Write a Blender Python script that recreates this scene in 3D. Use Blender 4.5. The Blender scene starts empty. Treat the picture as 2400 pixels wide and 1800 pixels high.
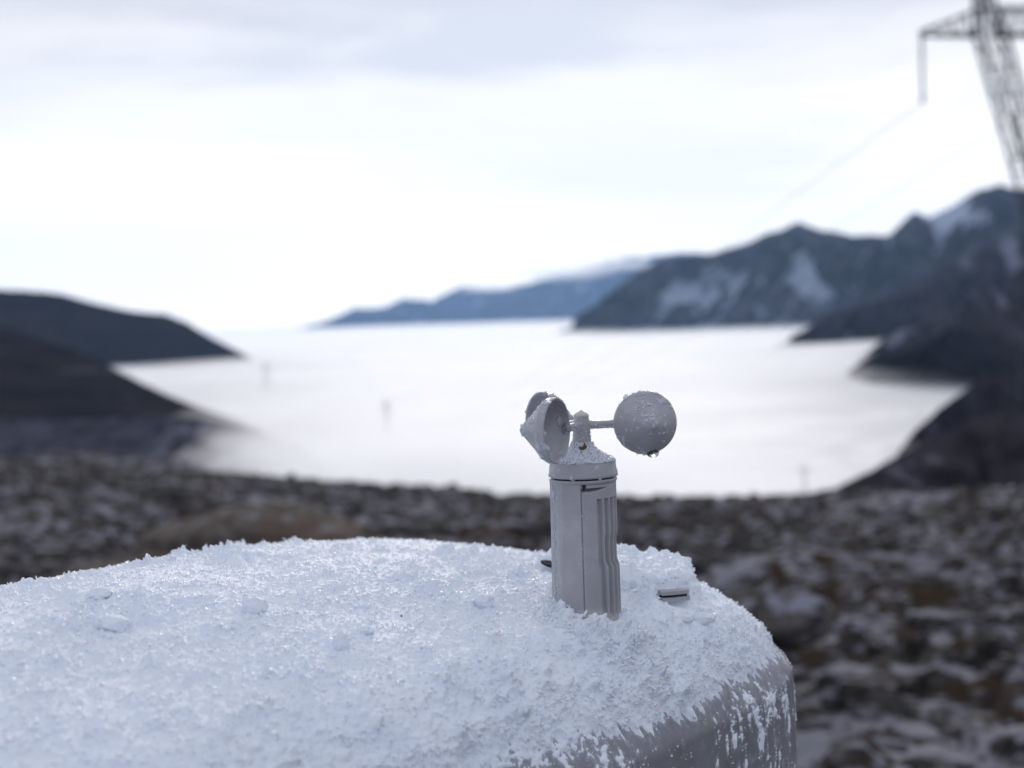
import bpy, math, numpy as np
from mathutils import Matrix, Vector

# ------------------------------------------------------------------ camera, world, sun, exposure
sc = bpy.context.scene
col = sc.collection
FOC = 50 / 36 * 2400            # focal length in photo pixels
CAMZ = 1.45
PITCH, ROLL = 2.78, -1.9
R_cam = Matrix.Rotation(math.radians(90 - PITCH), 3, 'X') @ Matrix.Rotation(math.radians(ROLL), 3, 'Z')
cam_d = bpy.data.cameras.new('camera')
cam = bpy.data.objects.new('camera', cam_d)
col.objects.link(cam)
cam.matrix_world = Matrix.Translation((0, 0, CAMZ)) @ R_cam.to_4x4()
cam_d.lens = 50; cam_d.sensor_width = 36
cam_d.clip_start = 0.05; cam_d.clip_end = 90000
cam_d.dof.use_dof = True
cam_d.dof.focus_distance = 1.035
cam_d.dof.aperture_fstop = 5.4
sc.camera = cam

SUN_EL, SUN_AZ = 16.0, 2.0      # degrees; azimuth from +Y towards +X
world = bpy.data.worlds.new('World'); sc.world = world
world.use_nodes = True
wn = world.node_tree; wn.nodes.clear()
def N(nt, typ, **kw):
    n = nt.nodes.new(typ)
    for k, v in kw.items():
        if k == 'inp':
            for a, b in v.items(): n.inputs[a].default_value = b
        else: setattr(n, k, v)
    return n
def L(nt, a, b): nt.links.new(a, b)
def math_(nt, op, a, b=None, clamp=False):
    n = N(nt, 'ShaderNodeMath', operation=op, use_clamp=clamp)
    for i, v in enumerate((a, b)):
        if v is None: continue
        if hasattr(v, 'links'): L(nt, v, n.inputs[i])
        else: n.inputs[i].default_value = v
    return n.outputs[0]
def mixc(nt, f, a, b):
    n = N(nt, 'ShaderNodeMix', data_type='RGBA')
    for s, v in ((n.inputs[0], f), (n.inputs[6], a), (n.inputs[7], b)):
        if hasattr(v, 'links'): L(nt, v, s)
        else: s.default_value = v if not isinstance(v, tuple) else (*v[:3], 1)
    return n.outputs[2]
def ramp(nt, f, stops, interp='EASE'):
    n = N(nt, 'ShaderNodeValToRGB'); n.color_ramp.interpolation = interp
    e = n.color_ramp.elements
    while len(e) > 1: e.remove(e[-1])
    for i, (p, c) in enumerate(stops):
        if i == 0: x = e[0]; x.position = p
        else: x = e.new(p)
        x.color = (*c, 1) if isinstance(c, tuple) else (c, c, c, 1)
    L(nt, f, n.inputs[0]); return n.outputs[0]

tc = N(wn, 'ShaderNodeTexCoord')
sep = N(wn, 'ShaderNodeSeparateXYZ'); L(wn, tc.outputs['Generated'], sep.inputs[0])
sky = N(wn, 'ShaderNodeTexSky', sky_type='NISHITA', sun_disc=False, sun_elevation=math.radians(SUN_EL),
        sun_rotation=math.radians(SUN_AZ), altitude=3500.0)
mp = N(wn, 'ShaderNodeMapping'); mp.inputs['Scale'].default_value = (1.0, 1.0, 5.0)
mp.inputs['Rotation'].default_value = (0, math.radians(-9), 0)
L(wn, tc.outputs['Generated'], mp.inputs[0])
n1 = N(wn, 'ShaderNodeTexNoise', inp={'Scale': 3.1, 'Detail': 4.0, 'Roughness': 0.5, 'Distortion': 0.3}); L(wn, mp.outputs[0], n1.inputs[0])
# cloud deck: brightest low ahead where the sun stands behind it, lilac grey higher up, dull behind the viewer
elev = math_(wn, 'ADD', sep.outputs['Z'], math_(wn, 'MULTIPLY', math_(wn, 'SUBTRACT', n1.outputs[0], 0.5), 0.27))
hi = ramp(wn, elev, [(0.0, 0.0), (0.075, 0.05), (0.145, 0.45), (0.225, 0.95), (1.0, 1.0)])
ahead = ramp(wn, math_(wn, 'ADD', math_(wn, 'MULTIPLY', sep.outputs['Y'], 0.5), 0.5), [(0.0, 0.0), (0.45, 0.15), (0.85, 0.8), (1.0, 1.0)])
low = mixc(wn, ahead, (4.6, 5.0, 6.0), (12.4, 11.9, 11.4))
n2 = N(wn, 'ShaderNodeTexNoise', inp={'Scale': 1.6, 'Detail': 5.0, 'Roughness': 0.55}); L(wn, mp.outputs[0], n2.inputs[0])
up = mixc(wn, ramp(wn, n2.outputs[0], [(0.35, 0.0), (0.65, 1.0)]), (4.9, 5.0, 5.8), (6.9, 7.2, 7.9))
deck = mixc(wn, hi, low, up)
skyc = mixc(wn, 0.93, sky.outputs[0], deck)
bg = N(wn, 'ShaderNodeBackground', inp={'Strength': 0.1}); L(wn, skyc, bg.inputs[0])
wo = N(wn, 'ShaderNodeOutputWorld'); L(wn, bg.outputs[0], wo.inputs[0])

sun_d = bpy.data.lights.new('sun', 'SUN'); sun_d.energy = 1.7; sun_d.angle = math.radians(18)
sun_d.color = (1.0, 0.93, 0.84)
sun = bpy.data.objects.new('sun', sun_d); col.objects.link(sun)
az, el = math.radians(SUN_AZ), math.radians(SUN_EL)
sdir = Vector((math.sin(az) * math.cos(el), math.cos(az) * math.cos(el), math.sin(el)))
sun.rotation_euler = sdir.to_track_quat('Z', 'Y').to_euler()
sun.location = (0, 0, 30)

sc.view_settings.view_transform = 'Standard'; sc.view_settings.look = 'None'
sc.view_settings.exposure = 0.15; sc.view_settings.gamma = 1.0
sc.render.engine = 'CYCLES'
sc.cycles.use_denoising = True
sc.cycles.max_bounces = 8; sc.cycles.volume_bounces = 2; sc.cycles.transparent_max_bounces = 16
sc.cycles.caustics_reflective = False; sc.cycles.caustics_refractive = False

rng = np.random.default_rng(7)

# ------------------------------------------------------------------ helpers
def at(px, py, D):
    """point seen at photo pixel (px, py), D metres ahead (world y)"""
    d = R_cam @ Vector(((px - 1200) / FOC, -(py - 900) / FOC, -1))
    return Vector((d.x / d.y * D, D, CAMZ + d.z / d.y * D))

def _hash(ix, iy, iz, seed):
    h = (ix.astype(np.uint32) * np.uint32(374761393) + iy.astype(np.uint32) * np.uint32(668265263)
         + iz.astype(np.uint32) * np.uint32(2147483647 ^ 0x5bd1e995) + np.uint32((seed * 1013904223) & 0xffffffff))
    h = (h ^ (h >> np.uint32(13))) * np.uint32(1274126177)
    h = (h ^ (h >> np.uint32(16))) * np.uint32(2246822519)
    h ^= h >> np.uint32(15)
    return h.astype(np.float32) / np.float32(4294967295.0)
def vn(P, seed=0):
    i = np.floor(P).astype(np.int64); f = (P - i).astype(np.float32)
    f = f * f * f * (f * (f * 6 - 15) + 10)
    x, y, z = f[:, 0], f[:, 1], f[:, 2]
    r = 0
    for dx in (0, 1):
        for dy in (0, 1):
            for dz in (0, 1):
                w = (x if dx else 1 - x) * (y if dy else 1 - y) * (z if dz else 1 - z)
                r = r + w * _hash(i[:, 0] + dx, i[:, 1] + dy, i[:, 2] + dz, seed)
    return r * 2 - 1
def fbm(P, octv=4, seed=0, gain=0.5, lac=2.03):
    a, s, r = 1.0, 0.0, 0
    Q = np.array(P, dtype=np.float64)
    for k in range(octv):
        r = r + a * vn(Q + 17.3 * k, seed + k); s += a; a *= gain; Q = Q * lac
    return r / s
def sstep(a, b, x):
    t = np.clip((x - a) / (b - a), 0, 1); return t * t * (3 - 2 * t)

def mesh_obj(name, V, F, mat=None, parent=None, smooth=True, loc=None):
    """V (n,3) world or local coords; F list of index tuples or an (m,k) array"""
    me = bpy.data.meshes.new(name)
    V = np.asarray(V, dtype=np.float32)
    if isinstance(F, np.ndarray):
        m, k = F.shape
        me.vertices.add(len(V)); me.vertices.foreach_set('co', V.ravel())
        me.loops.add(m * k); me.loops.foreach_set('vertex_index', F.astype(np.int32).ravel())
        me.polygons.add(m); me.polygons.foreach_set('loop_start', np.arange(0, m * k, k, dtype=np.int32))
        me.polygons.foreach_set('loop_total', np.full(m, k, dtype=np.int32))
        me.update(calc_edges=True)
    else:
        me.from_pydata([tuple(map(float, v)) for v in V], [], F)
        me.update()
    if smooth: me.polygons.foreach_set('use_smooth', np.ones(len(me.polygons), dtype=bool))
    me.validate()
    if mat: me.materials.append(mat)
    o = bpy.data.objects.new(name, me); col.objects.link(o)
    if parent: o.parent = parent
    if loc is not None: o.location = loc
    return o
def grid_faces(nr, nc, wrap=False):
    i = np.arange(nr - 1)[:, None]; j = np.arange(nc if wrap else nc - 1)[None, :]
    j2 = (j + 1) % nc
    return np.stack([i * nc + j, i * nc + j2, (i + 1) * nc + j2, (i + 1) * nc + j], -1).reshape(-1, 4)
def tag(o, label=None, cat=None, group=None, kind=None):
    if label: o['label'] = label
    if cat: o['category'] = cat
    if group: o['group'] = group
    if kind: o['kind'] = kind
    return o
def empty(name, loc):
    o = bpy.data.objects.new(name, None); col.objects.link(o); o.location = loc; o.empty_display_size = 0.05
    return o
class MB:
    def __init__(s): s.v = []; s.f = []
    def add(s, V, F):
        b = len(s.v); s.v += [tuple(v) for v in V]; s.f += [tuple(b + i for i in f) for f in F]
    def lathe(s, prof, n=64, M=None, closed=False):
        """prof: list of (r, z)"""
        V = []; F = []
        for r, z in prof:
            for k in range(n):
                a = 2 * math.pi * k / n
                V.append(Vector((r * math.cos(a), r * math.sin(a), z)))
        m = len(prof)
        for i in range(m - 1 + (1 if closed else 0)):
            i2 = (i + 1) % m
            for k in range(n):
                F.append((i * n + k, i * n + (k + 1) % n, i2 * n + (k + 1) % n, i2 * n + k))
        if M is not None: V = [M @ v for v in V]
        s.add(V, F)
    def tube(s, pts, rad, n=8, cap=True):
        pts = [Vector(p) for p in pts]
        rad = rad if hasattr(rad, '__len__') else [rad] * len(pts)
        V = []; F = []
        up = None
        for i, p in enumerate(pts):
            d = (pts[min(i + 1, len(pts) - 1)] - pts[max(i - 1, 0)]).normalized()
            if up is None: up = Vector((0, 0, 1)) if abs(d.z) < .9 else Vector((1, 0, 0))
            a = d.cross(up).normalized(); b = a.cross(d); up = b
            for k in range(n):
                t = 2 * math.pi * k / n
                V.append(p + rad[i] * (math.cos(t) * a + math.sin(t) * b))
        for i in range(len(pts) - 1):
            for k in range(n):
                F.append((i * n + k, i * n + (k + 1) % n, (i + 1) * n + (k + 1) % n, (i + 1) * n + k))
        if cap:
            F.append(tuple(range(n))[::-1]); F.append(tuple((len(pts) - 1) * n + k for k in range(n)))
        s.add(V, F)
    def build(s, name, mat, parent=None, smooth=True, loc=None):
        return mesh_obj(name, s.v, s.f, mat, parent, smooth, loc)

# ------------------------------------------------------------------ materials
def newmat(name):
    m = bpy.data.materials.new(name); m.use_nodes = True
    nt = m.node_tree; b = nt.nodes['Principled BSDF']
    return m, nt, b
def coord(nt, scale=(1, 1, 1), kind='Object'):
    t = N(nt, 'ShaderNodeTexCoord'); m = N(nt, 'ShaderNodeMapping'); m.inputs['Scale'].default_value = scale
    L(nt, t.outputs[kind], m.inputs[0]); return m.outputs[0]
def noise_(nt, vec, scale, detail=4.0, rough=0.55, dist=0.0):
    n = N(nt, 'ShaderNodeTexNoise', inp={'Scale': scale, 'Detail': detail, 'Roughness': rough, 'Distortion': dist})
    L(nt, vec, n.inputs[0]); return n.outputs[0]
def bump_(nt, h, strength, dist, b):
    n = N(nt, 'ShaderNodeBump', inp={'Strength': strength, 'Distance': dist})
    L(nt, h, n.inputs['Height']); L(nt, n.outputs[0], b.inputs['Normal']); return n

def mat_plastic(name, c=(0.455, 0.445, 0.47), rough=0.42):
    m, nt, b = newmat(name)
    v = coord(nt)
    f = noise_(nt, v, 90, 5, 0.6)
    L(nt, mixc(nt, ramp(nt, f, [(0.35, 0.0), (0.7, 1.0)]), tuple(x * 0.90 for x in c), tuple(min(1, x * 1.06) for x in c)), b.inputs['Base Color'])
    big_ = noise_(nt, v, 22, 4, .6)
    L(nt, mixc(nt, ramp(nt, big_, [(0.35, 0.0), (0.68, 1.0)]), b.inputs['Base Color'].links[0].from_socket, tuple(x * 0.80 for x in c)), b.inputs['Base Color'])
    r = ramp(nt, noise_(nt, v, 160, 3), [(0.3, rough - .14), (0.7, rough + .14)]); L(nt, r, b.inputs['Roughness'])
    bump_(nt, noise_(nt, v, 1400, 3, 0.6), 0.12, 0.0004, b)
    return m
M_plastic = mat_plastic('grey_plastic')
M_shell = mat_plastic('box_shell_plastic', (0.20, 0.195, 0.215), 0.45)
_nt = M_shell.node_tree; _b = _nt.nodes['Principled BSDF']; _src = _b.inputs['Base Color'].links[0].from_socket
_at = N(_nt, 'ShaderNodeAttribute', attribute_name='rime')
_fn = math_(_nt, 'MULTIPLY', _at.outputs['Fac'], ramp(_nt, noise_(_nt, coord(_nt), 420, 4, .7), [(0.3, 0.45), (0.62, 1.0)]))
L(_nt, mixc(_nt, _fn, _src, (0.60, 0.64, 0.72)), _b.inputs['Base Color'])
def mat_simple(name, c, rough=0.6, metal=0.0):
    m, nt, b = newmat(name)
    f = noise_(nt, coord(nt), 60, 4)
    L(nt, mixc(nt, f, tuple(x * .75 for x in c), tuple(x * 1.25 for x in c)), b.inputs['Base Color'])
    b.inputs['Roughness'].default_value = rough; b.inputs['Metallic'].default_value = metal
    return m
M_gap = mat_simple('dark_gap', (0.012, 0.012, 0.014), 1.0)
M_black = mat_simple('black_rubber', (0.012, 0.012, 0.015), 0.35)
M_brown = mat_simple('brown_husk', (0.10, 0.075, 0.03), 0.6)
M_steel = mat_simple('galvanised_steel', (0.040, 0.055, 0.070), 0.6, 0.1)
M_wire = mat_simple('aluminium_wire', (0.25, 0.26, 0.27), 0.6, 0.3)

def mat_snow():
    m, nt, b = newmat('snow')
    v = coord(nt)
    f = noise_(nt, v, 25, 6, 0.6)
    L(nt, mixc(nt, ramp(nt, f, [(0.3, 0.0), (0.7, 1.0)]), (0.79, 0.85, 0.94), (0.88, 0.92, 0.975)), b.inputs['Base Color'])
    b.inputs['Roughness'].default_value = 0.65
    b.inputs['Specular IOR Level'].default_value = 0.2
    b.inputs['Sheen Weight'].default_value = 0.15
    bump_(nt, noise_(nt, v, 900, 4, 0.7), 0.4, 0.0006, b)
    return m
M_snow = mat_snow()
def mat_ice(name, alpha=0.5, c=(0.80, 0.83, 0.90)):
    m, nt, b = newmat(name)
    b.inputs['Base Color'].default_value = (*c, 1)
    b.inputs['Roughness'].default_value = 0.12
    b.inputs['IOR'].default_value = 1.31
    b.inputs['Alpha'].default_value = alpha
    bump_(nt, noise_(nt, coord(nt), 700, 3), 0.25, 0.0006, b)
    return m
def mat_hoar():
    m, nt, b = newmat('hoar')
    b.inputs['Base Color'].default_value = (.88, .905, .96, 1); b.inputs['Roughness'].default_value = 0.4
    return m
M_hoar = mat_hoar()
M_ice = mat_ice('melting_ice', 0.5)
M_frost = mat_ice('frost_grain', 0.9)
def mat_water():
    m, nt, b = newmat('water')
    b.inputs['Base Color'].default_value = (1, 1, 1, 1)
    b.inputs['Roughness'].default_value = 0.0; b.inputs['IOR'].default_value = 1.333
    b.inputs['Transmission Weight'].default_value = 1.0
    return m
M_water = mat_water()

def mat_rocky(name, rock, rock2, snow, s_scale, amount, slope=0.0, stretch=(1, 1, 1), brown=None, gully=0.0):
    """rock with a patchy dusting of snow that lies on the flatter faces"""
    m, nt, b = newmat(name)
    v = coord(nt, stretch)
    base = mixc(nt, ramp(nt, noise_(nt, v, s_scale * 1.7, 5, .6), [(0.35, 0.0), (0.65, 1.0)]), rock, rock2)
    if brown: base = mixc(nt, ramp(nt, noise_(nt, v, s_scale * 0.45, 3, .5), [(0.5, 0.0), (0.62, 1.0)]), base, brown)
    g = N(nt, 'ShaderNodeNewGeometry'); sp = N(nt, 'ShaderNodeSeparateXYZ'); L(nt, g.outputs['Normal'], sp.inputs[0])
    f = noise_(nt, v, s_scale, 7, 0.66, 0.4)
    big = noise_(nt, v, s_scale * 0.22, 3, 0.5)
    f = math_(nt, 'ADD', f, math_(nt, 'MULTIPLY', math_(nt, 'SUBTRACT', big, 0.5), 0.5))
    f = math_(nt, 'ADD', f, math_(nt, 'MULTIPLY', math_(nt, 'SUBTRACT', sp.outputs[2], 0.85), slope))
    if gully:
        ga = N(nt, 'ShaderNodeAttribute', attribute_name='gully')
        f = math_(nt, 'ADD', f, math_(nt, 'MULTIPLY', ga.outputs['Fac'], gully))
    s = ramp(nt, f, [(1 - amount - .06, 0.0), (1 - amount + .08, 1.0)])
    L(nt, mixc(nt, s, base, snow), b.inputs['Base Color'])
    b.inputs['Roughness'].default_value = 1.0; b.inputs['Specular IOR Level'].default_value = 0.0
    return m

# ------------------------------------------------------------------ terrain: the near stony ground
EDGE_PX = [(-900, 1060), (0, 1092), (350, 1112), (700, 1138), (1150, 1153), (1500, 1168), (1740, 1160), (1950, 1150), (2400, 1150), (3300, 1150)]
_ea, _ed = [], []
for px, py in EDGE_PX:
    p = at(px, py, 1.0); _ea.append(math.atan2(p.x, 1.0)); _ed.append((CAMZ - p.z) / math.hypot(p.x, 1.0))
def ground_z(X, Y, detail=True):
    rr = np.hypot(X, Y) + 1e-6
    azm = np.arctan2(X, Y)
    tanang = np.interp(azm, _ea, _ed)
    De = 3.6 / tanang
    z = -(3.6 - CAMZ) * (rr / De)
    z = z - 0.30 * np.maximum(rr - De, 0) ** 1.0 * sstep(0.0, 12.0, rr - De) - 0.006 * np.clip(rr - De, 0, 30) ** 2 * 0.2
    z = np.maximum(z, -140)
    if detail:
        P = np.stack([X, Y, np.zeros_like(X)], -1).reshape(-1, 3)
        far = np.clip(rr / 60, 0, 1).ravel()
        n = 0.16 * fbm(P / 2.4, 3, 3) + 0.55 * np.clip(rr / 30, 0, 1).ravel() * fbm(P / 9, 2, 9)
        q = fbm(P / 0.75 , 4, 21, 0.6)
        n += 0.13 * np.abs(q) + 0.10 * sstep(0.05, 0.35, fbm(P / 0.33, 3, 33))
        amp = sstep(0.6, 4, rr).ravel()
        z = z + (n * amp).reshape(z.shape)
    return z
angs = np.concatenate([np.linspace(-math.pi, -0.55, 70, endpoint=False), np.linspace(-0.55, 0.55, 1000, endpoint=False), np.linspace(0.55, math.pi, 70, endpoint=False)])
radii = np.concatenate([[0.02], np.geomspace(1.2, 90, 470), np.geomspace(95, 900, 40)])
RR, AA = np.meshgrid(radii, angs, indexing='ij')
GX, GY = RR * np.sin(AA), RR * np.cos(AA)
GZ = ground_z(GX, GY)
M_ground = mat_rocky('stony_ground', (0.015, 0.014, 0.014), (0.062, 0.058, 0.057), (0.24, 0.24, 0.27), 4.2, 0.445, slope=0.25, stretch=(0.7, 1, 1.0), brown=(0.052, 0.038, 0.027))
gr = mesh_obj('ground', np.stack([GX, GY, GZ], -1).reshape(-1, 3), grid_faces(len(radii), len(angs), wrap=True), M_ground)
tag(gr, kind='structure')

# loose stones (past counting) on the near ground
ico = []
t_ = (1 + 5 ** .5) / 2
for a_, b_ in ((1, t_), (-1, t_), (1, -t_), (-1, -t_)):
    ico += [(0, a_, b_), (a_, b_, 0), (b_, 0, a_)]
ico = np.array(ico, float); ico /= np.linalg.norm(ico[0])
def hull_faces(P):
    import itertools
    F = []
    for i, j, k in itertools.combinations(range(len(P)), 3):
        n = np.cross(P[j] - P[i], P[k] - P[i]); d = n @ P[i]
        s = P @ n - d
        if np.all(s < 1e-6): F.append((i, j, k))
        elif np.all(s > -1e-6): F.append((i, k, j))
    return np.array(F)
ICO_F = hull_faces(ico)
_m = {}; _v = [tuple(p) for p in ico]; _f = []
for a_, b_, c_ in ICO_F:
    mid = []
    for p_, q_ in ((a_, b_), (b_, c_), (c_, a_)):
        k_ = tuple(sorted((p_, q_)))
        if k_ not in _m:
            x_ = ico[p_] + ico[q_]; _v.append(tuple(x_ / np.linalg.norm(x_))); _m[k_] = len(_v) - 1
        mid.append(_m[k_])
    _f += [(a_, mid[0], mid[2]), (b_, mid[1], mid[0]), (c_, mid[2], mid[1]), tuple(mid)]
ICO2 = np.array(_v); ICO2_F = np.array(_f)
def rand_rot(n, r=rng):
    q = r.normal(size=(n, 4)); q /= np.linalg.norm(q, axis=1)[:, None]
    w, x, y, z = q.T
    return np.stack([1 - 2 * (y * y + z * z), 2 * (x * y - z * w), 2 * (x * z + y * w), 2 * (x * y + z * w), 1 - 2 * (x * x + z * z), 2 * (y * z - x * w),
                     2 * (x * z - y * w), 2 * (y * z + x * w), 1 - 2 * (x * x + y * y)], -1).reshape(n, 3, 3)
def blobs(C, S, jit=0.2, rot=True, base=(ico, ICO_F), R=None, r=rng):
    """lumps at C (n,3) of size S (n,3): one batch of distorted icosahedra"""
    P, F = base; n = len(C)
    V = P[None] * (1 + jit * r.uniform(-1, 1, (n, len(P), 1))) * S[:, None, :]
    if R is None and rot: R = rand_rot(n, r)
    if R is not None: V = np.einsum('nij,nkj->nki', R, V)
    V = V + C[:, None, :]
    FF = F[None] + (np.arange(n) * len(P))[:, None, None]
    return V.reshape(-1, 3), FF.reshape(-1, 3)
n = 8500
rr_ = rng.uniform(0, 1, n) ** 0.8 * 30 + 3.0; aa_ = rng.uniform(-0.42, 0.5, n)
xx, yy = rr_ * np.sin(aa_), rr_ * np.cos(aa_)
zz = ground_z(xx, yy)
s_ = (0.022 + 0.08 * rng.uniform(0, 1, n) ** 3) * (0.6 + rr_ / 45)
S = np.stack([s_ * rng.uniform(.8, 1.6, n), s_ * rng.uniform(.7, 1.3, n), s_ * rng.uniform(.4, .7, n)], -1)
a1 = rng.uniform(0, 6.28, n); z0 = np.zeros(n); o1 = np.ones(n)
Rz = np.stack([np.cos(a1), -np.sin(a1), z0, np.sin(a1), np.cos(a1), z0, z0, z0, o1], -1).reshape(n, 3, 3)
V, F = blobs(np.stack([xx, yy, zz], -1), S, 0.25, R=Rz)
M_stone = mat_rocky('loose_stone', (0.035, 0.032, 0.033), (0.13, 0.12, 0.12), (0.21, 0.215, 0.26), 5.0, 0.39, slope=0.8)
st = mesh_obj('stones', V, F, M_stone, smooth=False)
tag(st, 'frosty dark stones strewn over the slope behind the snowy box', 'stones', kind='stuff')

def boulder(name, c, size, rotz, mat, label, seed, cat='boulder', squash=None):
    Vv = ICO2.copy(); Fs = ICO2_F
    # two more subdivisions
    for _ in range(3):
        mm = {}; vl = [tuple(p) for p in Vv]; fl = []
        for a, b, c_ in Fs:
            md = []
            for p, q in ((a, b), (b, c_), (c_, a)):
                k = (min(p, q), max(p, q))
                if k not in mm:
                    x = Vv[p] + Vv[q]; vl.append(tuple(x / np.linalg.norm(x))); mm[k] = len(vl) - 1
                md.append(mm[k])
            fl += [(a, md[0], md[2]), (b, md[1], md[0]), (c_, md[2], md[1]), tuple(md)]
        Vv = np.array(vl); Fs = np.array(fl)
    d = 1 + 0.28 * fbm(Vv * 1.3 + seed, 3, seed) + 0.10 * np.abs(fbm(Vv * 4 + seed, 4, seed + 5))
    P = Vv * d[:, None] * np.array(size)
    ca, sa = math.cos(rotz), math.sin(rotz)
    P = np.stack([P[:, 0] * ca - P[:, 1] * sa, P[:, 0] * sa + P[:, 1] * ca, P[:, 2]], -1)
    o = mesh_obj(name, P, Fs, mat, loc=c)
    tag(o, label, cat); return o
M_boulder = mat_rocky('brown_boulder', (0.085, 0.072, 0.062), (0.17, 0.15, 0.135), (0.28, 0.28, 0.30), 5.0, 0.34, slope=0.4, brown=(0.13, 0.10, 0.08))
p = at(590, 1285, 11.0)
boulder('boulder', (p.x, p.y, p.z + 0.02), (0.95, 0.6, 0.30), 0.05, M_boulder, 'broad brown boulder behind the left part of the snowy box', 3)
p = at(1790, 1440, 7.0)
boulder('boulder', (p.x, p.y, p.z - 0.02), (0.38, 0.30, 0.13), -0.3, M_stone, 'long low boulder with a pale frosty top just right of the box', 14)
p = at(310, 1335, 8.5)
boulder('boulder', (p.x, p.y, p.z - 0.10), (0.45, 0.35, 0.16), 0.3, M_boulder, 'small low brown rock at far left behind the snowy box', 22)

# ------------------------------------------------------------------ terrain: hills and mountains round the fog valley
FOGZ = CAMZ - 80.0
def ridge(name, crest, mat, zbot=FOGZ - 35, slope=0.62, back=0.7, amp=0.10, L_=1.0, n=260, m=90, lat=0.0, seed=1, cn=0.03, power=1.0, spur=1.0, shear=0.5, spots=()):
    """a ridge: crest given as (px, py, distance); flanks run down on both sides to below the fog"""
    P = np.array([tuple(at(*c)) for c in crest])
    s = np.concatenate([[0], np.cumsum(np.linalg.norm(np.diff(P[:, :2], axis=0), axis=1))])
    t = np.linspace(0, s[-1], n)
    X, Y, Z = (np.interp(t, s, P[:, i]) for i in range(3))
    H = np.maximum(Z - zbot, 1.0)
    scale = np.percentile(H, 80)
    Z = Z + cn * 0.5 * scale * fbm(np.stack([X, Y, Z * 0], -1) / (scale * 0.11), 3, seed + 60)
    Z = Z + cn * scale * fbm(np.stack([X, Y, Z * 0], -1) / (scale * 0.55), 4, seed + 40)
    H = np.maximum(Z - zbot, 1.0)
    v = np.concatenate([np.linspace(-1, 0, m // 3, endpoint=False), np.linspace(0, 1, m)])
    VV, XX = np.meshgrid(v, X, indexing='ij'); _, YY = np.meshgrid(v, Y, indexing='ij')
    HH = np.broadcast_to(H, VV.shape); ZZ = np.broadcast_to(Z, VV.shape)
    a = np.abs(VV)
    run = np.where(VV > 0, HH / slope, HH / back) * a
    px = XX + np.where(VV > 0, -lat * run, lat * run)
    py = YY - np.sign(VV) * run
    pz = ZZ - HH * a ** power
    TT_ = np.broadcast_to(t, VV.shape)
    Q = np.stack([(TT_ + shear * run) / (scale * 0.42 * L_), a * 1.1, 0 * a + np.sign(VV) * 3], -1).reshape(-1, 3)
    g0 = fbm(Q, 5, seed, 0.55)
    g = (1 - 2.6 * np.abs(g0)).reshape(VV.shape)      # spurs (+) and gullies (-)
    g2 = fbm(Q * np.array([3.1, 4.0, 1]), 3, seed + 7, .6).reshape(VV.shape); g = g + 0.25 * g2
    env = np.minimum(a * 5, 1) * np.minimum((1 - a) * 6, 1)
    k = amp * scale * g * env * spur
    px = px - 0.5 * k; pz = pz + 0.35 * k - 0.2 * amp * scale * env; py = py - 1.2 * k
    V = np.stack([px, py, pz], -1).reshape(-1, 3)
    o = mesh_obj(name, V, grid_faces(len(v), n), mat)
    gg = np.clip(-g, -1, 1).ravel()
    for (sx_, sy_, sd_, rx_, rz_, am_) in spots:      # larger snow fields that lie at one place of the slope
        c_ = at(sx_, sy_, sd_); q_ = ((V[:, 0] - c_.x) / rx_) ** 2 + ((V[:, 2] - c_.z) / rz_) ** 2
        gg = gg + am_ * np.exp(-q_) 
    at_ = o.data.attributes.new('gully', 'FLOAT', 'POINT'); at_.data.foreach_set('value', gg.astype(np.float32))
    tag(o, kind='structure'); return o

DUST = (0.36, 0.40, 0.52)
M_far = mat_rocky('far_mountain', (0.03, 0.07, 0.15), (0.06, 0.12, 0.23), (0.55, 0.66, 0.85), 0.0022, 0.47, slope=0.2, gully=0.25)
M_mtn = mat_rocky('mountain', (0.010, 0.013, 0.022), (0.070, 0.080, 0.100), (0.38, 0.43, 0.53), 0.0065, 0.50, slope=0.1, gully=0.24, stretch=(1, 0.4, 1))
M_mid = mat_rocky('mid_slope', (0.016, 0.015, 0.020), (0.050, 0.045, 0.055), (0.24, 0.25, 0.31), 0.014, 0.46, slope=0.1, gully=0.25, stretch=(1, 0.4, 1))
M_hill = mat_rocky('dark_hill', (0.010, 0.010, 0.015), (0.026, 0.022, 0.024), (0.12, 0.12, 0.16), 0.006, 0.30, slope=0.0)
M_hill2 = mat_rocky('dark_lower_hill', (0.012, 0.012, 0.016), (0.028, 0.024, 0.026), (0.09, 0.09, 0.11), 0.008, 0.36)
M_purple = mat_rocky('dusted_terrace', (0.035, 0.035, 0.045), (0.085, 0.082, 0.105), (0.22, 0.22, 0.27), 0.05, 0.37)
M_near = mat_rocky('pylon_hill', (0.022, 0.021, 0.026), (0.055, 0.052, 0.062), (0.30, 0.31, 0.38), 0.10, 0.40)

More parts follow.
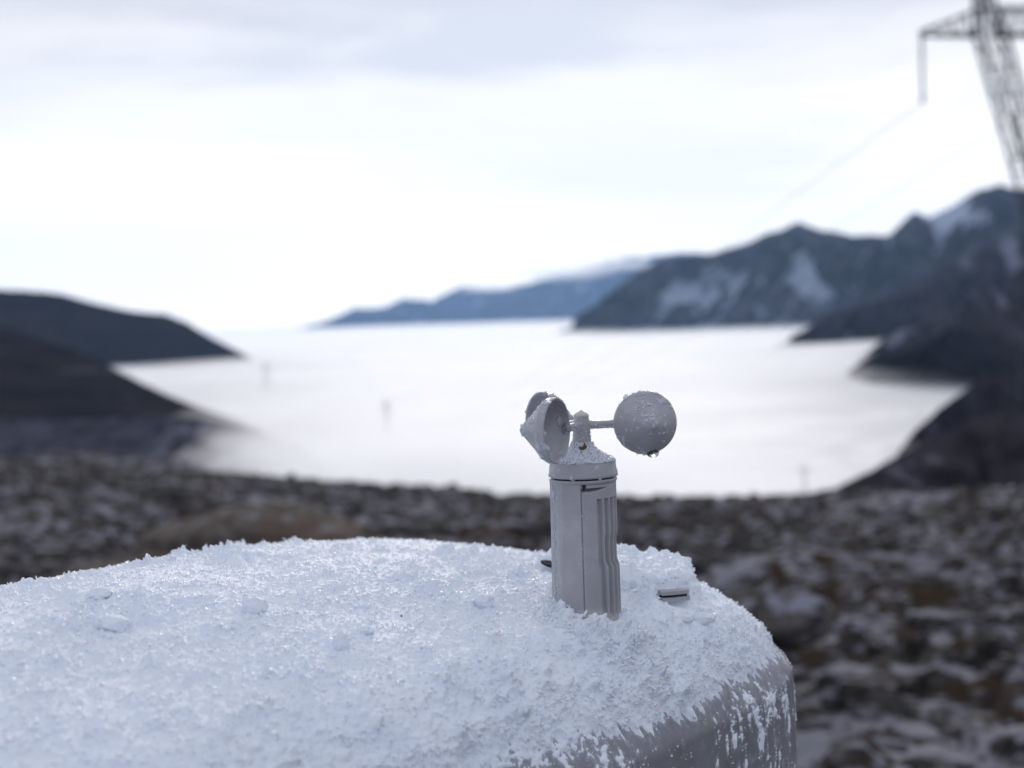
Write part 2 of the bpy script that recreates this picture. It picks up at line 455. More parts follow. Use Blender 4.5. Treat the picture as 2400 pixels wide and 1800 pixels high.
ridge('far_mountain_range', [(700, 775, 17000), (765, 752, 17000), (830, 722, 17000), (905, 722, 17000), (945, 700, 17000), (1010, 708, 17000), (1090, 668, 17000),
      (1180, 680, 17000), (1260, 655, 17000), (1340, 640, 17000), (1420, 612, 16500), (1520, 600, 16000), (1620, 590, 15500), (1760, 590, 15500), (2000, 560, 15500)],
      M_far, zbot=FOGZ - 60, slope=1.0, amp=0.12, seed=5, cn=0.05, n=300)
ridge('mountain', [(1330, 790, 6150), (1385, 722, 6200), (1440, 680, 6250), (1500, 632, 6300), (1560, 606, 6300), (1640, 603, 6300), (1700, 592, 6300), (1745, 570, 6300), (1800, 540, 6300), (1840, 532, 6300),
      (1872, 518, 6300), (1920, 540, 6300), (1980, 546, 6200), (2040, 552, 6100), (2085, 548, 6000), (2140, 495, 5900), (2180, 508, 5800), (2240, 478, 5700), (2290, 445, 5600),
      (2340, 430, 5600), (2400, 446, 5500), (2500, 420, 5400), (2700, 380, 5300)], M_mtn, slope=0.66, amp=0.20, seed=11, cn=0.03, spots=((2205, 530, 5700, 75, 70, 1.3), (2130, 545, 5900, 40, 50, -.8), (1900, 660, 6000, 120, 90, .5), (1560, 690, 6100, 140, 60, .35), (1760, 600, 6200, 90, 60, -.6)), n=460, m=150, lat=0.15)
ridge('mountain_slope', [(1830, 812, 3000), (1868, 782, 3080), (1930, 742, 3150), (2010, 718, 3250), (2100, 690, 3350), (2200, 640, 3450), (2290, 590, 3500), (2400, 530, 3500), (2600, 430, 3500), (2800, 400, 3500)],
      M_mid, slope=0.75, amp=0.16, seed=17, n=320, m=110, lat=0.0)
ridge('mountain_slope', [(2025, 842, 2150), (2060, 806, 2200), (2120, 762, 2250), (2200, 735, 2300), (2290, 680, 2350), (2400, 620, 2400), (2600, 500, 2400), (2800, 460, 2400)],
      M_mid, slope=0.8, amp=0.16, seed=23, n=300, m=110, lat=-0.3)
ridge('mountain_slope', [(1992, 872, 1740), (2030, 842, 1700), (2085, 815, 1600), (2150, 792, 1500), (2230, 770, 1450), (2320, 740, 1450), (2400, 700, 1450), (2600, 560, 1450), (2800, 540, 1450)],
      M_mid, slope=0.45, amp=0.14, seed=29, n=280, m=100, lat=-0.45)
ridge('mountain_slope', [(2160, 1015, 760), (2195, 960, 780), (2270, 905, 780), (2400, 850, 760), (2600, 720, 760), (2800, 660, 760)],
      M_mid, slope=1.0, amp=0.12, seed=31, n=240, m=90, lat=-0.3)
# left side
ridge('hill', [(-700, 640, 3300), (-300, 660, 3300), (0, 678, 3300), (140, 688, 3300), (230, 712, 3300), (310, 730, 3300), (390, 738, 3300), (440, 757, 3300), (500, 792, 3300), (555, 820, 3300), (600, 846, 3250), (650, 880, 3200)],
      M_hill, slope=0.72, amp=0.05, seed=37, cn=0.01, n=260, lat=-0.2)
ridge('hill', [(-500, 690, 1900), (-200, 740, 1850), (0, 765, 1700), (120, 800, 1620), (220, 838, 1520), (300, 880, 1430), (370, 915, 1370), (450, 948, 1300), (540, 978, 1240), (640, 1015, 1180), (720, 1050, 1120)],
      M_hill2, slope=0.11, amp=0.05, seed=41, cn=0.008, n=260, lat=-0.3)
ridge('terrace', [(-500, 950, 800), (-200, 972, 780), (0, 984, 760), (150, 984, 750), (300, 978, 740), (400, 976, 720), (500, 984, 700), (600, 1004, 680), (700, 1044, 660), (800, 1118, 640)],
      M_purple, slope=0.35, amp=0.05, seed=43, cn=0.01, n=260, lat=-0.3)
# the near hill that carries the pylon
ridge('pylon_hill', [(1700, 1185, 80), (1850, 1158, 88), (1950, 1140, 94), (2040, 1104, 98), (2120, 1062, 102), (2200, 1024, 106), (2262, 985, 110), (2310, 965, 112), (2400, 930, 112), (2600, 840, 108), (3000, 760, 100)],
      M_near, zbot=-22, slope=0.42, back=0.5, amp=0.10, seed=47, cn=0.02, n=320, m=140)

# ------------------------------------------------------------------ fog sea
radf = np.geomspace(90, 21500, 260); angf = np.linspace(-math.pi, math.pi, 720, endpoint=False)
RF, AF = np.meshgrid(radf, angf, indexing='ij')
FX, FY = RF * np.sin(AF), RF * np.cos(AF)
PF = np.stack([FX, FY, FX * 0], -1).reshape(-1, 3)
fz = -7.0 + (8.0 * fbm(PF / np.array([420.0, 260.0, 1.0]), 4, 51, .55) * np.clip(np.hypot(FX, FY).ravel() / 900, 0.25, 1) + 1.2 * fbm(PF / 70.0, 2, 53)).reshape(FX.shape)
FZ = FOGZ + fz
def mat_fog():
    m, nt, b = newmat('fog_top')
    ga = N(nt, 'ShaderNodeAttribute', attribute_name='thin')  # grey shading of the fog's sides, painted into its colour; not a thickness
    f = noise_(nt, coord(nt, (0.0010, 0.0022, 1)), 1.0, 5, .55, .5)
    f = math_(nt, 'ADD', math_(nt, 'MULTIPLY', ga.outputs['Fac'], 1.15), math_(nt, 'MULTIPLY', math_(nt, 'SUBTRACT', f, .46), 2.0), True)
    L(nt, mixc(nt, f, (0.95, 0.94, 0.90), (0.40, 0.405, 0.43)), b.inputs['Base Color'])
    b.inputs['Roughness'].default_value = 0.75
    b.inputs['Specular IOR Level'].default_value = 0.8
    b.inputs['Sheen Weight'].default_value = 0.3; b.inputs['Sheen Roughness'].default_value = 0.6
    return m
Vf = np.concatenate([np.stack([FX, FY, FZ], -1).reshape(-1, 3), [[0, 0, FOGZ - 5]]])
Ff = grid_faces(len(radf), len(angf), wrap=True)
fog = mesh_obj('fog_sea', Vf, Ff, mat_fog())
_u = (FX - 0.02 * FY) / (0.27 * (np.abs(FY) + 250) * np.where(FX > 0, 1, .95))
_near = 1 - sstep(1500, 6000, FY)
_side_shade = np.append((sstep(0.25, 1.05, np.abs(_u)) * _near * np.where(FX > 0, 1, .5)).ravel(), 0)
_at = fog.data.attributes.new('thin', 'FLOAT', 'POINT'); _at.data.foreach_set('value', _side_shade.astype(np.float32))  # holds painted shade: greyer towards the valley sides, strongest on the right
tag(fog, 'level white sea of fog filling the valley between the mountains', 'fog', kind='stuff')

def mat_mist(name, dens, c=(0.97, 0.98, 1.0)):
    m = bpy.data.materials.new(name); m.use_nodes = True; nt = m.node_tree; nt.nodes.clear()
    v = N(nt, 'ShaderNodeVolumePrincipled', inp={'Density': dens, 'Anisotropy': 0.35}); v.inputs['Color'].default_value = (*c, 1)
    o = N(nt, 'ShaderNodeOutputMaterial'); L(nt, v.outputs[0], o.inputs['Volume']); return m
def puff(px, py, D, size, dens, seed, name='mist'):
    """a soft wisp: lumpy shells nested in one another, so that it thins out towards its rim"""
    c = at(px, py, D); Vs_, Fs_ = [], []; mt = mat_mist(name, dens)
    V0 = ICO2.copy(); F0 = ICO2_F
    mm = {}; vl = [tuple(p) for p in V0]; fl = []
    for a, b, c_ in F0:
        md = []
        for p, r in ((a, b), (b, c_), (c_, a)):
            kk = (min(p, r), max(p, r))
            if kk not in mm:
                x = V0[p] + V0[r]; vl.append(tuple(x / np.linalg.norm(x))); mm[kk] = len(vl) - 1
            md.append(mm[kk])
        fl += [(a, md[0], md[2]), (b, md[1], md[0]), (c_, md[2], md[1]), tuple(md)]
    V0 = np.array(vl); F0 = np.array(fl)
    out = None
    for i, k in enumerate((1.0, .8, .6, .4)):
        V = V0 * (1 + 0.45 * fbm(V0 * 1.5 + seed * 3.1 + i * .35, 3, seed))[:, None] * np.array(size) * k * 1.15
        o = mesh_obj(name, V, F0, mt, loc=c if out is None else None, parent=out)
        if out is None: out = o
        else: o.name = 'core'
    return out
# thinner top layer of the fog, uneven, so that the shores dissolve into it
radl = np.geomspace(60, 21000, 150); angl = np.linspace(-math.pi, math.pi, 360, endpoint=False)
RL, AL = np.meshgrid(radl, angl, indexing='ij'); LX, LY = RL * np.sin(AL), RL * np.cos(AL)
PL = np.stack([LX, LY, LX * 0], -1).reshape(-1, 3)
LZ = FOGZ + 5 + (14.0 * fbm(PL / np.array([420.0, 260.0, 1.0]), 4, 81, .6)).reshape(LX.shape)
nb = len(radl) * len(angl); na = len(angl)
VL = np.concatenate([np.stack([LX, LY, LZ], -1).reshape(-1, 3), np.stack([LX[0], LY[0], LX[0] * 0 + FOGZ - 20], -1), np.stack([LX[-1], LY[-1], LX[-1] * 0 + FOGZ - 20], -1)])
FL = [tuple(f) for f in grid_faces(len(radl), na, wrap=True)]
for k in range(na):
    k2 = (k + 1) % na
    FL += [(k, k2, nb + k2, nb + k)[::-1], ((len(radl) - 1) * na + k, (len(radl) - 1) * na + k2, nb + na + k2, nb + na + k), (nb + k, nb + k2, nb + na + k2, nb + na + k)[::-1]]
lay = mesh_obj('fog_layer', VL, FL, mat_mist('fog_layer', 0.0022))
tag(lay, 'thin drifting top of the fog that blurs its shores along the hills', 'fog', kind='stuff')
MIST = []
for (px, py, D, size, dens, sd) in [
        (720, 990, 900, (75, 110, 15), 0.0016, 1), (690, 1020, 640, (38, 70, 10), 0.0032, 2), (820, 1068, 480, (42, 60, 9), 0.0045, 3), (610, 1045, 560, (26, 50, 7), 0.0040, 4),
        (1030, 1115, 400, (60, 60, 6), 0.006, 5), (1500, 1125, 400, (60, 60, 6), 0.005, 6), (950, 1095, 430, (50, 60, 7), 0.005, 11)]:
    o = puff(px, py, D, size, dens, sd)
    tag(o, 'thin mist drifting over the valley rim behind the box', 'mist', group='wisps of mist', kind='stuff')
for (px, py, D, size, dens, sd) in [(1340, 640, 15500, (520, 500, 60), 0.0008, 7), (1450, 622, 15500, (420, 500, 50), 0.0008, 8), (1150, 676, 16000, (330, 300, 35), 0.0008, 9)]:
    o = puff(px, py, D, size, dens, sd, 'cloud')
    tag(o, 'white cloud hanging on the crest of the far blue range', 'cloud', group='clouds on the far range', kind='stuff')

# ------------------------------------------------------------------ pylons and wires
def pylon(base, ZB, yaw, label, group, M_steel=M_steel):
    """wineglass lattice pylon; ZB = height of its beam above the foot"""
    t = empty('electricity_pylon', base); t.rotation_euler = (0, 0, yaw)
    tag(t, label, 'pylon', group)
    k_ = ZB / 21.5
    WZ = ZB - 10.5 * k_                              # waist
    ww, wf, nd, bl, bh, bd = 0.9 * k_, 1.35 * k_, 4.1 * k_, 7.6 * k_, 1.5 * k_, 0.55 * k_
    R_ = (0.055 if M_steel is not M_wire else 0.035) * k_
    leg = MB(); br = MB()
    def lattice(c0, c1, nseg):
        """four chords between two quads, zigzag bracing on each face"""
        for q in range(4): leg.tube([c0[q], c1[q]], R_ * 1.7, 6)
        for i in range(nseg):
            a = [Vector(c0[q]).lerp(Vector(c1[q]), i / nseg) for q in range(4)]; b = [Vector(c0[q]).lerp(Vector(c1[q]), (i + 1) / nseg) for q in range(4)]
            for q in range(4):
                r = (q + 1) % 4
                br.tube([a[q], b[r]], R_ * .7, 4); br.tube([a[r], b[q]], R_ * .7, 4); br.tube([b[q], b[r]], R_ * .7, 4)
    def quad(cx, w, d, z): return [Vector((cx - w, -d, z)), Vector((cx + w, -d, z)), Vector((cx + w, d, z)), Vector((cx - w, d, z))]
    lattice(quad(0, wf, wf, 0), quad(0, ww, ww, WZ), 6)
    for s in (-1, 1):
        lattice(quad(s * .45 * ww, ww * .55, ww, WZ), quad(s * (nd - .75 * k_), .75 * k_, bd, ZB), 4)
        lattice(quad(s * (nd - .75 * k_), .75 * k_, bd, ZB), quad(s * (nd - .45 * k_), .45 * k_, bd, ZB + bh), 1)
        lattice(quad(s * (nd - .45 * k_), .45 * k_, bd, ZB + bh), quad(s * (nd + .2 * k_), .06 * k_, .06 * k_, ZB + bh + 3.2 * k_), 3)
    leg.build('tower_legs', M_steel, t, False); br.build('lattice', M_steel, t, False)
    bm_ = MB()
    def beam(x0, x1, h0, h1, n):
        P0 = [Vector((x0, -bd, ZB)), Vector((x0, bd, ZB)), Vector((x0, bd, ZB + h0)), Vector((x0, -bd, ZB + h0))]
        P1 = [Vector((x1, -bd * h1 / h0, ZB)), Vector((x1, bd * h1 / h0, ZB)), Vector((x1, bd * h1 / h0, ZB + h1)), Vector((x1, -bd * h1 / h0, ZB + h1))]
        for q in range(4): bm_.tube([P0[q], P1[q]], R_ * 1.3, 5)
        for i in range(n):
            a = [P0[q].lerp(P1[q], i / n) for q in range(4)]; b = [P0[q].lerp(P1[q], (i + 1) / n) for q in range(4)]
            for q in range(4):
                r = (q + 1) % 4
                bm_.tube([a[q], b[r]], R_ * .8, 4); bm_.tube([b[q], b[r]], R_ * .7, 4)
    for s in (-1, 1):
        beam(s * nd, s * bl, bh, 0.25 * k_, 4)
        beam(0, s * (nd - 1.0 * k_), bh, bh, 4)
    bm_.build('cross_beam', M_steel, t, False)
    tips = []
    for x in (-bl + .05 * k_, 0, bl - .05 * k_):
        ins = MB(); Li = 3.7 * k_; prof = [(0.001, 0)]
        for k in range(16):
            zk = -Li * (k / 16)
            prof += [(R_ * 1.2, zk - Li * .006), (R_ * 2.6, zk - Li * .025), (R_ * 1.2, zk - Li * .04)]
        prof += [(R_ * 2.8, -Li * .97), (R_ * 2.8, -Li * 1.02), (0.001, -Li * 1.03)]
        tip = Vector((x, 0, ZB)); ins.lathe(prof, 8, Matrix.Translation(tip)); ins.build('insulator', M_steel, t)
        tips.append(tip + Vector((0, 0, -Li)))
    M = Matrix.Translation(base) @ Matrix.Rotation(yaw, 4, 'Z')
    return t, [M @ p for p in tips]

# near pylon: the left end of its beam hangs at the upper right, its waist and foot stand outside the frame
YAW = math.radians(8); HB = 22.0
arm_tip = at(2158, 84, 84.0)
off = Matrix.Rotation(YAW, 3, 'Z') @ Vector((-7.6 * HB / 21.5, 0, HB))
base = arm_tip - off
pn, tips_n = pylon(base, HB, YAW, 'large grey lattice pylon at the top right corner above the mountains', 'pylons of the power line')
tips_far = []
for (px, py, D, lab) in ((905, 935, 900, 'faint thin pylon top in the open middle of the fog'), (622, 850, 1150, 'faint pylon top in the fog off the tip of the left hill')):
    top = at(px, py, D)
    pb, tp = pylon((top.x, top.y, top.z - 22.0), 18.0, YAW + 1.2, lab, 'pylons of the power line', M_wire)
    tips_far.append(tp)
def wire(a, b, sag, r, label):
    pts = []
    for i in range(41):
        t = i / 40; p = Vector(a).lerp(Vector(b), t); p.z -= sag * 4 * t * (1 - t); pts.append(p)
    w = MB(); w.tube(pts, r, 5); o = w.build('power_line', M_wire)
    tag(o, label, 'wire', 'wires of the power line')
for i, lab in enumerate(('wire from the left insulator of the near pylon down to the valley', 'wire from the middle insulator of the near pylon down to the valley',
                         'wire from the right insulator of the near pylon down to the valley')):
    wire(tips_n[i], tips_far[0][i], 14, 0.022, lab)
# a thin post on the rim right of the anemometer
pp = at(1885, 1092, 55.0); pz = at(1885, 1160, 55.0).z - 1.0
po = MB(); po.tube([(0, 0, 0), (0, 0, pp.z - pz)], [0.04, 0.025], 8); 
post = empty('utility_pole', (pp.x, pp.y, pz)); po.build('shaft', M_wire, post)
ca = MB(); ca.tube([(-.28, 0, pp.z - pz - .15), (.28, 0, pp.z - pz - .15)], .02, 6); ca.build('cross_arm', M_wire, post)
tag(post, 'thin faint pole standing on the rim between anemometer and pylon hill', 'pole')

# ------------------------------------------------------------------ the snowy equipment box
A0 = at(1376, 1428, 1.04)                       # foot of the anemometer column
ZT = A0.z
BOX_C = np.array([-0.285, 1.0025]); BOX_A = 0.72; BOX_H = (0.554, 0.3025)
e1 = np.array([math.sin(BOX_A), math.cos(BOX_A)]); e2 = np.array([math.cos(BOX_A), -math.sin(BOX_A)])
th = np.linspace(0, 2 * math.pi, 8000, endpoint=False); NE = 4.9
ou = np.sign(np.cos(th)) * np.abs(np.cos(th)) ** (2 / NE) * BOX_H[0]; ov = np.sign(np.sin(th)) * np.abs(np.sin(th)) ** (2 / NE) * BOX_H[1]
sl = np.concatenate([[0], np.cumsum(np.hypot(np.diff(ou, append=ou[0]), np.diff(ov, append=ov[0])))])
_rr = np.concatenate([np.linspace(0, .78, 14), np.linspace(.80, .99, 14)])
PROF = [(r, .0300 - .062 * r * r - .057 * (max(0, r - .78) / .22) ** 2) for r in _rr] + [(.998, -.0885), (1.001, -.098), (1.0025, -.112), (1.003, -.20), (1.004, -.40), (1.004, -1.25)]
# smooth the profile with a dense resample
pr = np.array(PROF); plen = np.concatenate([[0], np.cumsum(np.hypot(np.diff(pr[:, 0]) * .36, np.diff(pr[:, 1])))])
def smooth_interp(x, xp, fp):
    d = np.gradient(fp, xp); i = np.clip(np.searchsorted(xp, x) - 1, 0, len(xp) - 2)
    h = xp[i + 1] - xp[i]; t = (x - xp[i]) / h
    return (2 * t ** 3 - 3 * t ** 2 + 1) * fp[i] + (t ** 3 - 2 * t ** 2 + t) * h * d[i] + (-2 * t ** 3 + 3 * t ** 2) * fp[i + 1] + (t ** 3 - t ** 2) * h * d[i + 1]
HUMP = at(1455, 1350, 1.165); HUMP_R, HUMP_H = 0.066, 0.0125
def box_grid(nper, steps):
    tt = np.linspace(0, sl[-1], nper, endpoint=False)
    U = np.interp(tt, sl, np.append(ou, ou[0])); Vv = np.interp(tt, sl, np.append(ov, ov[0]))
    r = smooth_interp(steps, plen, pr[:, 0]); z = smooth_interp(steps, plen, pr[:, 1])
    r = np.clip(r, 0.0003, 1.01)
    # rings tend from rounder (inside) to the outline
    X = BOX_C[0] + r[:, None] * (U[None] * e1[0] + Vv[None] * e2[0]); Y = BOX_C[1] + r[:, None] * (U[None] * e1[1] + Vv[None] * e2[1])
    Z = ZT + z[:, None] + 0 * X
    d = np.hypot(X - HUMP.x, Y - HUMP.y)
    w = sstep(HUMP_R, HUMP_R - 0.016, d) * (steps[:, None] < plen[29])
    Z = Z + w * (HUMP_H + 0.15 * np.maximum(0, (ZT - 0.004) - Z))
    return X, Y, Z, tt, r, d
TOPL = plen[30]
st_shell = np.concatenate([np.linspace(0, TOPL, 330), np.linspace(TOPL, TOPL + .2, 60)[1:], np.linspace(TOPL + .2, plen[-1], 10)[1:]])
NSH = 1400
X, Y, Z, tt, rfac, _d = box_grid(NSH, st_shell)
box = empty('equipment_box', (BOX_C[0], BOX_C[1], ZT - 1.2))
tag(box, 'large pale grey plastic equipment box with rounded shoulders under a layer of snow', 'equipment box')
bo = np.array(box.location)
shell = mesh_obj('shell', np.stack([X, Y, Z], -1).reshape(-1, 3) - bo, grid_faces(len(st_shell), NSH, True), M_shell, box)
SH = (np.stack([X, Y, Z], -1).reshape(-1, 3), np.stack([np.broadcast_to(tt, X.shape), np.broadcast_to(st_shell[:, None], X.shape), X * 0], -1).reshape(-1, 3), np.repeat(rfac, NSH))
# the raised round cover's rim: grey lips with a dark gap under them, left and right of the column
def arc_piece(name, a0, a1, r0, r1, z0_, z1_, mat, n=24):
    m = MB(); V = []; F = []
    def zl(ad):
        q = (np.abs(np.degrees(np.arctan2(SH[0][:, 1] - HUMP.y, SH[0][:, 0] - HUMP.x)) - ad) < 4) & (np.abs(np.hypot(SH[0][:, 0] - HUMP.x, SH[0][:, 1] - HUMP.y) - HUMP_R - .004) < .003)
        return SH[0][q, 2].mean()
    za, zb = zl(a0), zl(a1)
    for k in range(n + 1):
        t = k / n; a = math.radians(a0 + (a1 - a0) * t); zz = za + (zb - za) * t * .25 + .0015
        for r, z in ((r0, z0_), (r1, z0_), (r1, z1_), (r0, z1_ + .0006)):
            V.append((HUMP.x + r * math.cos(a) - bo[0], HUMP.y + r * math.sin(a) - bo[1], zz + z - bo[2]))
    for k in range(n):
        for q in range(4):
            F.append((k * 4 + q, k * 4 + (q + 1) % 4, k * 4 + 4 + (q + 1) % 4, k * 4 + 4 + q))
    F += [(3, 2, 1, 0), (n * 4, n * 4 + 1, n * 4 + 2, n * 4 + 3)]
    m.add(V, F); return m.build(name, mat, box, False)

# snow: the shell's surface pushed out by a patchy thickness
sn_steps = np.concatenate([np.linspace(0.0003, TOPL, 480), np.linspace(TOPL, TOPL + .16, 60)[1:]])
NP = 1750
X, Y, Z, tt, rfac, dh = box_grid(NP, sn_steps)
P3 = np.stack([X, Y, Z], -1)
du = np.roll(P3, -1, 1) - np.roll(P3, 1, 1); dv = np.gradient(P3, axis=0)
nrm = np.cross(du, dv); nrm /= np.linalg.norm(nrm, axis=-1, keepdims=True) + 1e-12
if nrm[50, :, 2].mean() < 0: nrm = -nrm
Pf = P3.reshape(-1, 3)
pc = np.stack([np.broadcast_to(tt, X.shape), np.broadcast_to(sn_steps[:, None], X.shape), X * 0], -1).reshape(-1, 3)   # (along the rim, down the profile)
prof_s = pc[:, 1]
r_at = np.repeat(rfac, NP)
def frost(Pf, pc, r_at):
    big = fbm(Pf / 0.09, 3, 61); zone = sstep(-0.25, 0.35, fbm(Pf / 0.13, 2, 62))
    n25 = fbm(Pf / 0.022, 4, 63, 0.55)
    n8 = fbm(Pf / 0.0075, 3, 67, 0.6)
    n3 = fbm(Pf / 0.0030, 2, 71, 0.6)
    streak = fbm(pc * np.array([1 / 0.005, 1 / 0.024, 0]), 4, 73, 0.6)
    patch = fbm(pc * np.array([1 / 0.05, 1 / 0.07, 0]), 3, 79)
    cov_top = 1 - sstep(0.915, 0.985, r_at + 0.030 * patch + 0.030 * streak)
    thick = cov_top * (0.0042 + 0.0020 * big + 0.0024 * n25 + zone * (0.0030 * sstep(0.1, 0.6, n8) + 0.0060 * sstep(0.15, 0.55, n25) * (0.6 + n8)) + (0.5 + zone) * (0.0011 * n8 + 0.0009 * n3))
    wf = streak * 0.62 + 0.50 * patch + 0.16 * n25 + 0.55 * n8 + 0.35 * n3 - 0.36
    thick = thick + (1 - cov_top) * (np.clip(wf, -0.35, 0.5) * 0.0034 - 0.0002)
    dcol = np.hypot(Pf[:, 0] - A0.x, Pf[:, 1] - A0.y)
    thick = thick + 0.0085 * np.exp(-((dcol - 0.027) / 0.014) ** 2) * (1 + 0.6 * n8 + .3 * n3) * sstep(0.018, -0.010, Pf[:, 1] - A0.y)
    return thick, n25, n8, n3, dcol, wf
thick, n25, n8, n3, dcol, wf = frost(Pf, pc, r_at)
dhf = dh.reshape(-1)
thick += 0.003 * sstep(HUMP_R + .004, HUMP_R - .02, dhf) * (1 + n8)
ang_h = np.degrees(np.arctan2(Pf[:, 1] - HUMP.y, Pf[:, 0] - HUMP.x))
_t = frost(*SH)
_rm = 0.06 + 0.62 * sstep(-0.0013, 0.0008, _t[0]) + 0.10 * _t[1] + 0.12 * (1 - sstep(.97, 1.002, SH[2]))
_at = shell.data.attributes.new('rime', 'FLOAT', 'POINT'); _at.data.foreach_set('value', np.clip(_rm, 0, .85).astype(np.float32))
SLOTS = ((-66, -42), (-172, -152))
for a0, a1 in SLOTS:
    w = sstep(a0 - 5, a0 + 3, ang_h) * (1 - sstep(a1 - 3, a1 + 5, ang_h)) * np.exp(-((dhf - HUMP_R + .002) / 0.008) ** 2)
    thick = thick * (1 - w) + 0.0004 * w
Vs = Pf + nrm.reshape(-1, 3) * thick[:, None] + np.stack([n3, n8, n3 * 0], -1) * 0.0006
snow = mesh_obj('snow_layer', Vs, grid_faces(len(sn_steps), NP, True), M_snow)
tag(snow, 'lumpy white snow and rime coating the top and shoulders of the grey box', 'snow', kind='stuff')
for a0, a1 in SLOTS:
    if a0 > -100: arc_piece('cover_lip', a0, a1, HUMP_R - .010, HUMP_R + .0020, 0.0070, 0.0100, M_plastic)
    arc_piece('cover_gap', a0 + .5, a1 - .5, HUMP_R - .010, HUMP_R + .0005, 0.0050, 0.0072, M_gap)
    if a0 > -100: arc_piece('cover_lip', a0, a1, HUMP_R - .010, HUMP_R + .0025, 0.0015, 0.0050, M_plastic)

# crystals, grains and clods on the snow
vis = (Pf[:, 1] < 1.75) & (Pf[:, 1] > 0.55) & (np.abs(Pf[:, 0] / Pf[:, 1]) < 0.42) & (thick > 0.0015) & (prof_s < TOPL + .12) & ((dcol > 0.030))
ring_area = np.repeat(np.maximum(rfac, .01), NP)
def pick(n, mask, w=None):
    ids = np.flatnonzero(mask); ww = ring_area[ids] * (w[ids] if w is not None else 1); ww = ww / ww.sum()
    return rng.choice(ids, n, p=ww)
nr = nrm.reshape(-1, 3)
# grains
ids = pick(30000, vis, 0.3 + np.clip(n25 + 0.4, 0, 1))
s_ = 0.00035 + 0.0014 * rng.uniform(0, 1, len(ids)) ** 4
S = s_[:, None] * rng.uniform(.6, 1.35, (len(ids), 3))
V1, F1 = blobs(Vs[ids] + nr[ids] * (s_ * .3)[:, None], S, 0.3)
# needles and plates of hoar
def needles(C, Nn, ln, wd, spread=0.9):
    """slim tapering splinters: icosahedra drawn out along a tilted normal"""
    n = len(C)
    d = Nn + spread * rng.normal(size=(n, 3)); d /= np.linalg.norm(d, axis=1)[:, None]
    a = np.cross(d, rng.normal(size=(n, 3))); a /= np.linalg.norm(a, axis=1)[:, None]; b = np.cross(d, a)
    return blobs(C + d * (ln * .35)[:, None], np.stack([wd * .8, wd * .4, ln * .62], -1), 0.15, R=np.stack([a, b, d], -1))
ids = pick(9000, vis)
ln = 0.0012 + 0.0032 * rng.uniform(0, 1, len(ids)) ** 2.5
V2, F2 = needles(Vs[ids], nr[ids], ln, 0.0004 + 0.0006 * rng.uniform(0, 1, len(ids)))
# rime feathers on the shoulder and wall
rim = vis & (r_at > 0.90) & (Pf[:, 0] > -0.2)
ids = pick(3500, rim)
ln = 0.001 + 0.003 * rng.uniform(0, 1, len(ids)) ** 2
V3, F3 = needles(Vs[ids], nr[ids] + np.array([0.2, -0.2, -0.5]), ln, 0.0005 + 0.0008 * rng.uniform(0, 1, len(ids)), 0.6)
# scattered rime grains on the thinly covered shoulder and wall
ids = pick(9000, (r_at > 0.93) & (Pf[:, 0] > -0.15) & (prof_s < TOPL + .13) & (thick > -0.0011), np.clip(wf + .6, .03, 1) ** 2)
s_ = 0.0002 + 0.0008 * rng.uniform(0, 1, len(ids)) ** 3
V5, F5 = blobs(Pf[ids], s_[:, None] * rng.uniform(.6, 1.5, (len(ids), 3)), 0.3)
# taller needles heaped at the column foot
foot = vis & (dcol < 0.05) & (Pf[:, 1] < A0.y + 0.005)
ids = pick(500, foot)
V4, F4 = needles(Vs[ids], nr[ids], 0.002 + 0.0045 * rng.uniform(0, 1, len(ids)) ** 1.5, 0.0006 + 0.0010 * rng.uniform(0, 1, len(ids)))
Vc, Fc, b_ = [], [], 0
for V, F in ((V1, F1), (V2, F2), (V3, F3), (V4, F4), (V5, F5)):
    Vc.append(V); Fc.append(F + b_); b_ += len(V)
cr = mesh_obj('hoar_crystals', np.concatenate(Vc), np.concatenate(Fc), M_hoar, smooth=False)
tag(cr, 'fine white hoar needles and grains standing on the snow of the box', 'frost', kind='stuff')
# single clods one can pick out
def surf_at(px, py):
    """snow vertex nearest to the sight line of a photo pixel"""
    d = (at(px, py, 1.0) - Vector((0, 0, CAMZ))).normalized(); d = np.array(d)
    Q = Vs - np.array([0, 0, CAMZ]); t = Q @ d
    e = np.linalg.norm(Q - t[:, None] * d, axis=1) + 1e3 * (t < 0.3)
    c = np.flatnonzero(e < e.min() + 0.0012)
    return Vs[c[np.argmin(t[c])]]
CLODS = [(1130, 1412, .0058, (1.2, 1, .85), 'rounded snow clod left of the column foot'),
         (800, 1512, .0055, (.9, .9, 1.3), 'upright snow clod in the middle of the box top'),
         (600, 1428, .0075, (1.2, .9, .9), 'blocky snow clod on the left half of the box top, farther back'),
         (270, 1470, .0075, (1.4, 1, .8), 'largest snow clod at the far left of the box top'),
         (235, 1395, .0060, (1.5, 1, .7), 'snow clod near the back edge at the left of the box'),
         (1650, 1455, .0055, (1.6, 1, .8), 'curved snow clod at the right shoulder of the box'),
         (1605, 1452, .0045, (1.5, 1, .8), 'snow clod in front of the dark gap of the round cover'),
         (860, 1478, .0042, (1.4, 1, .7), 'small flat snow clod behind the upright one')]
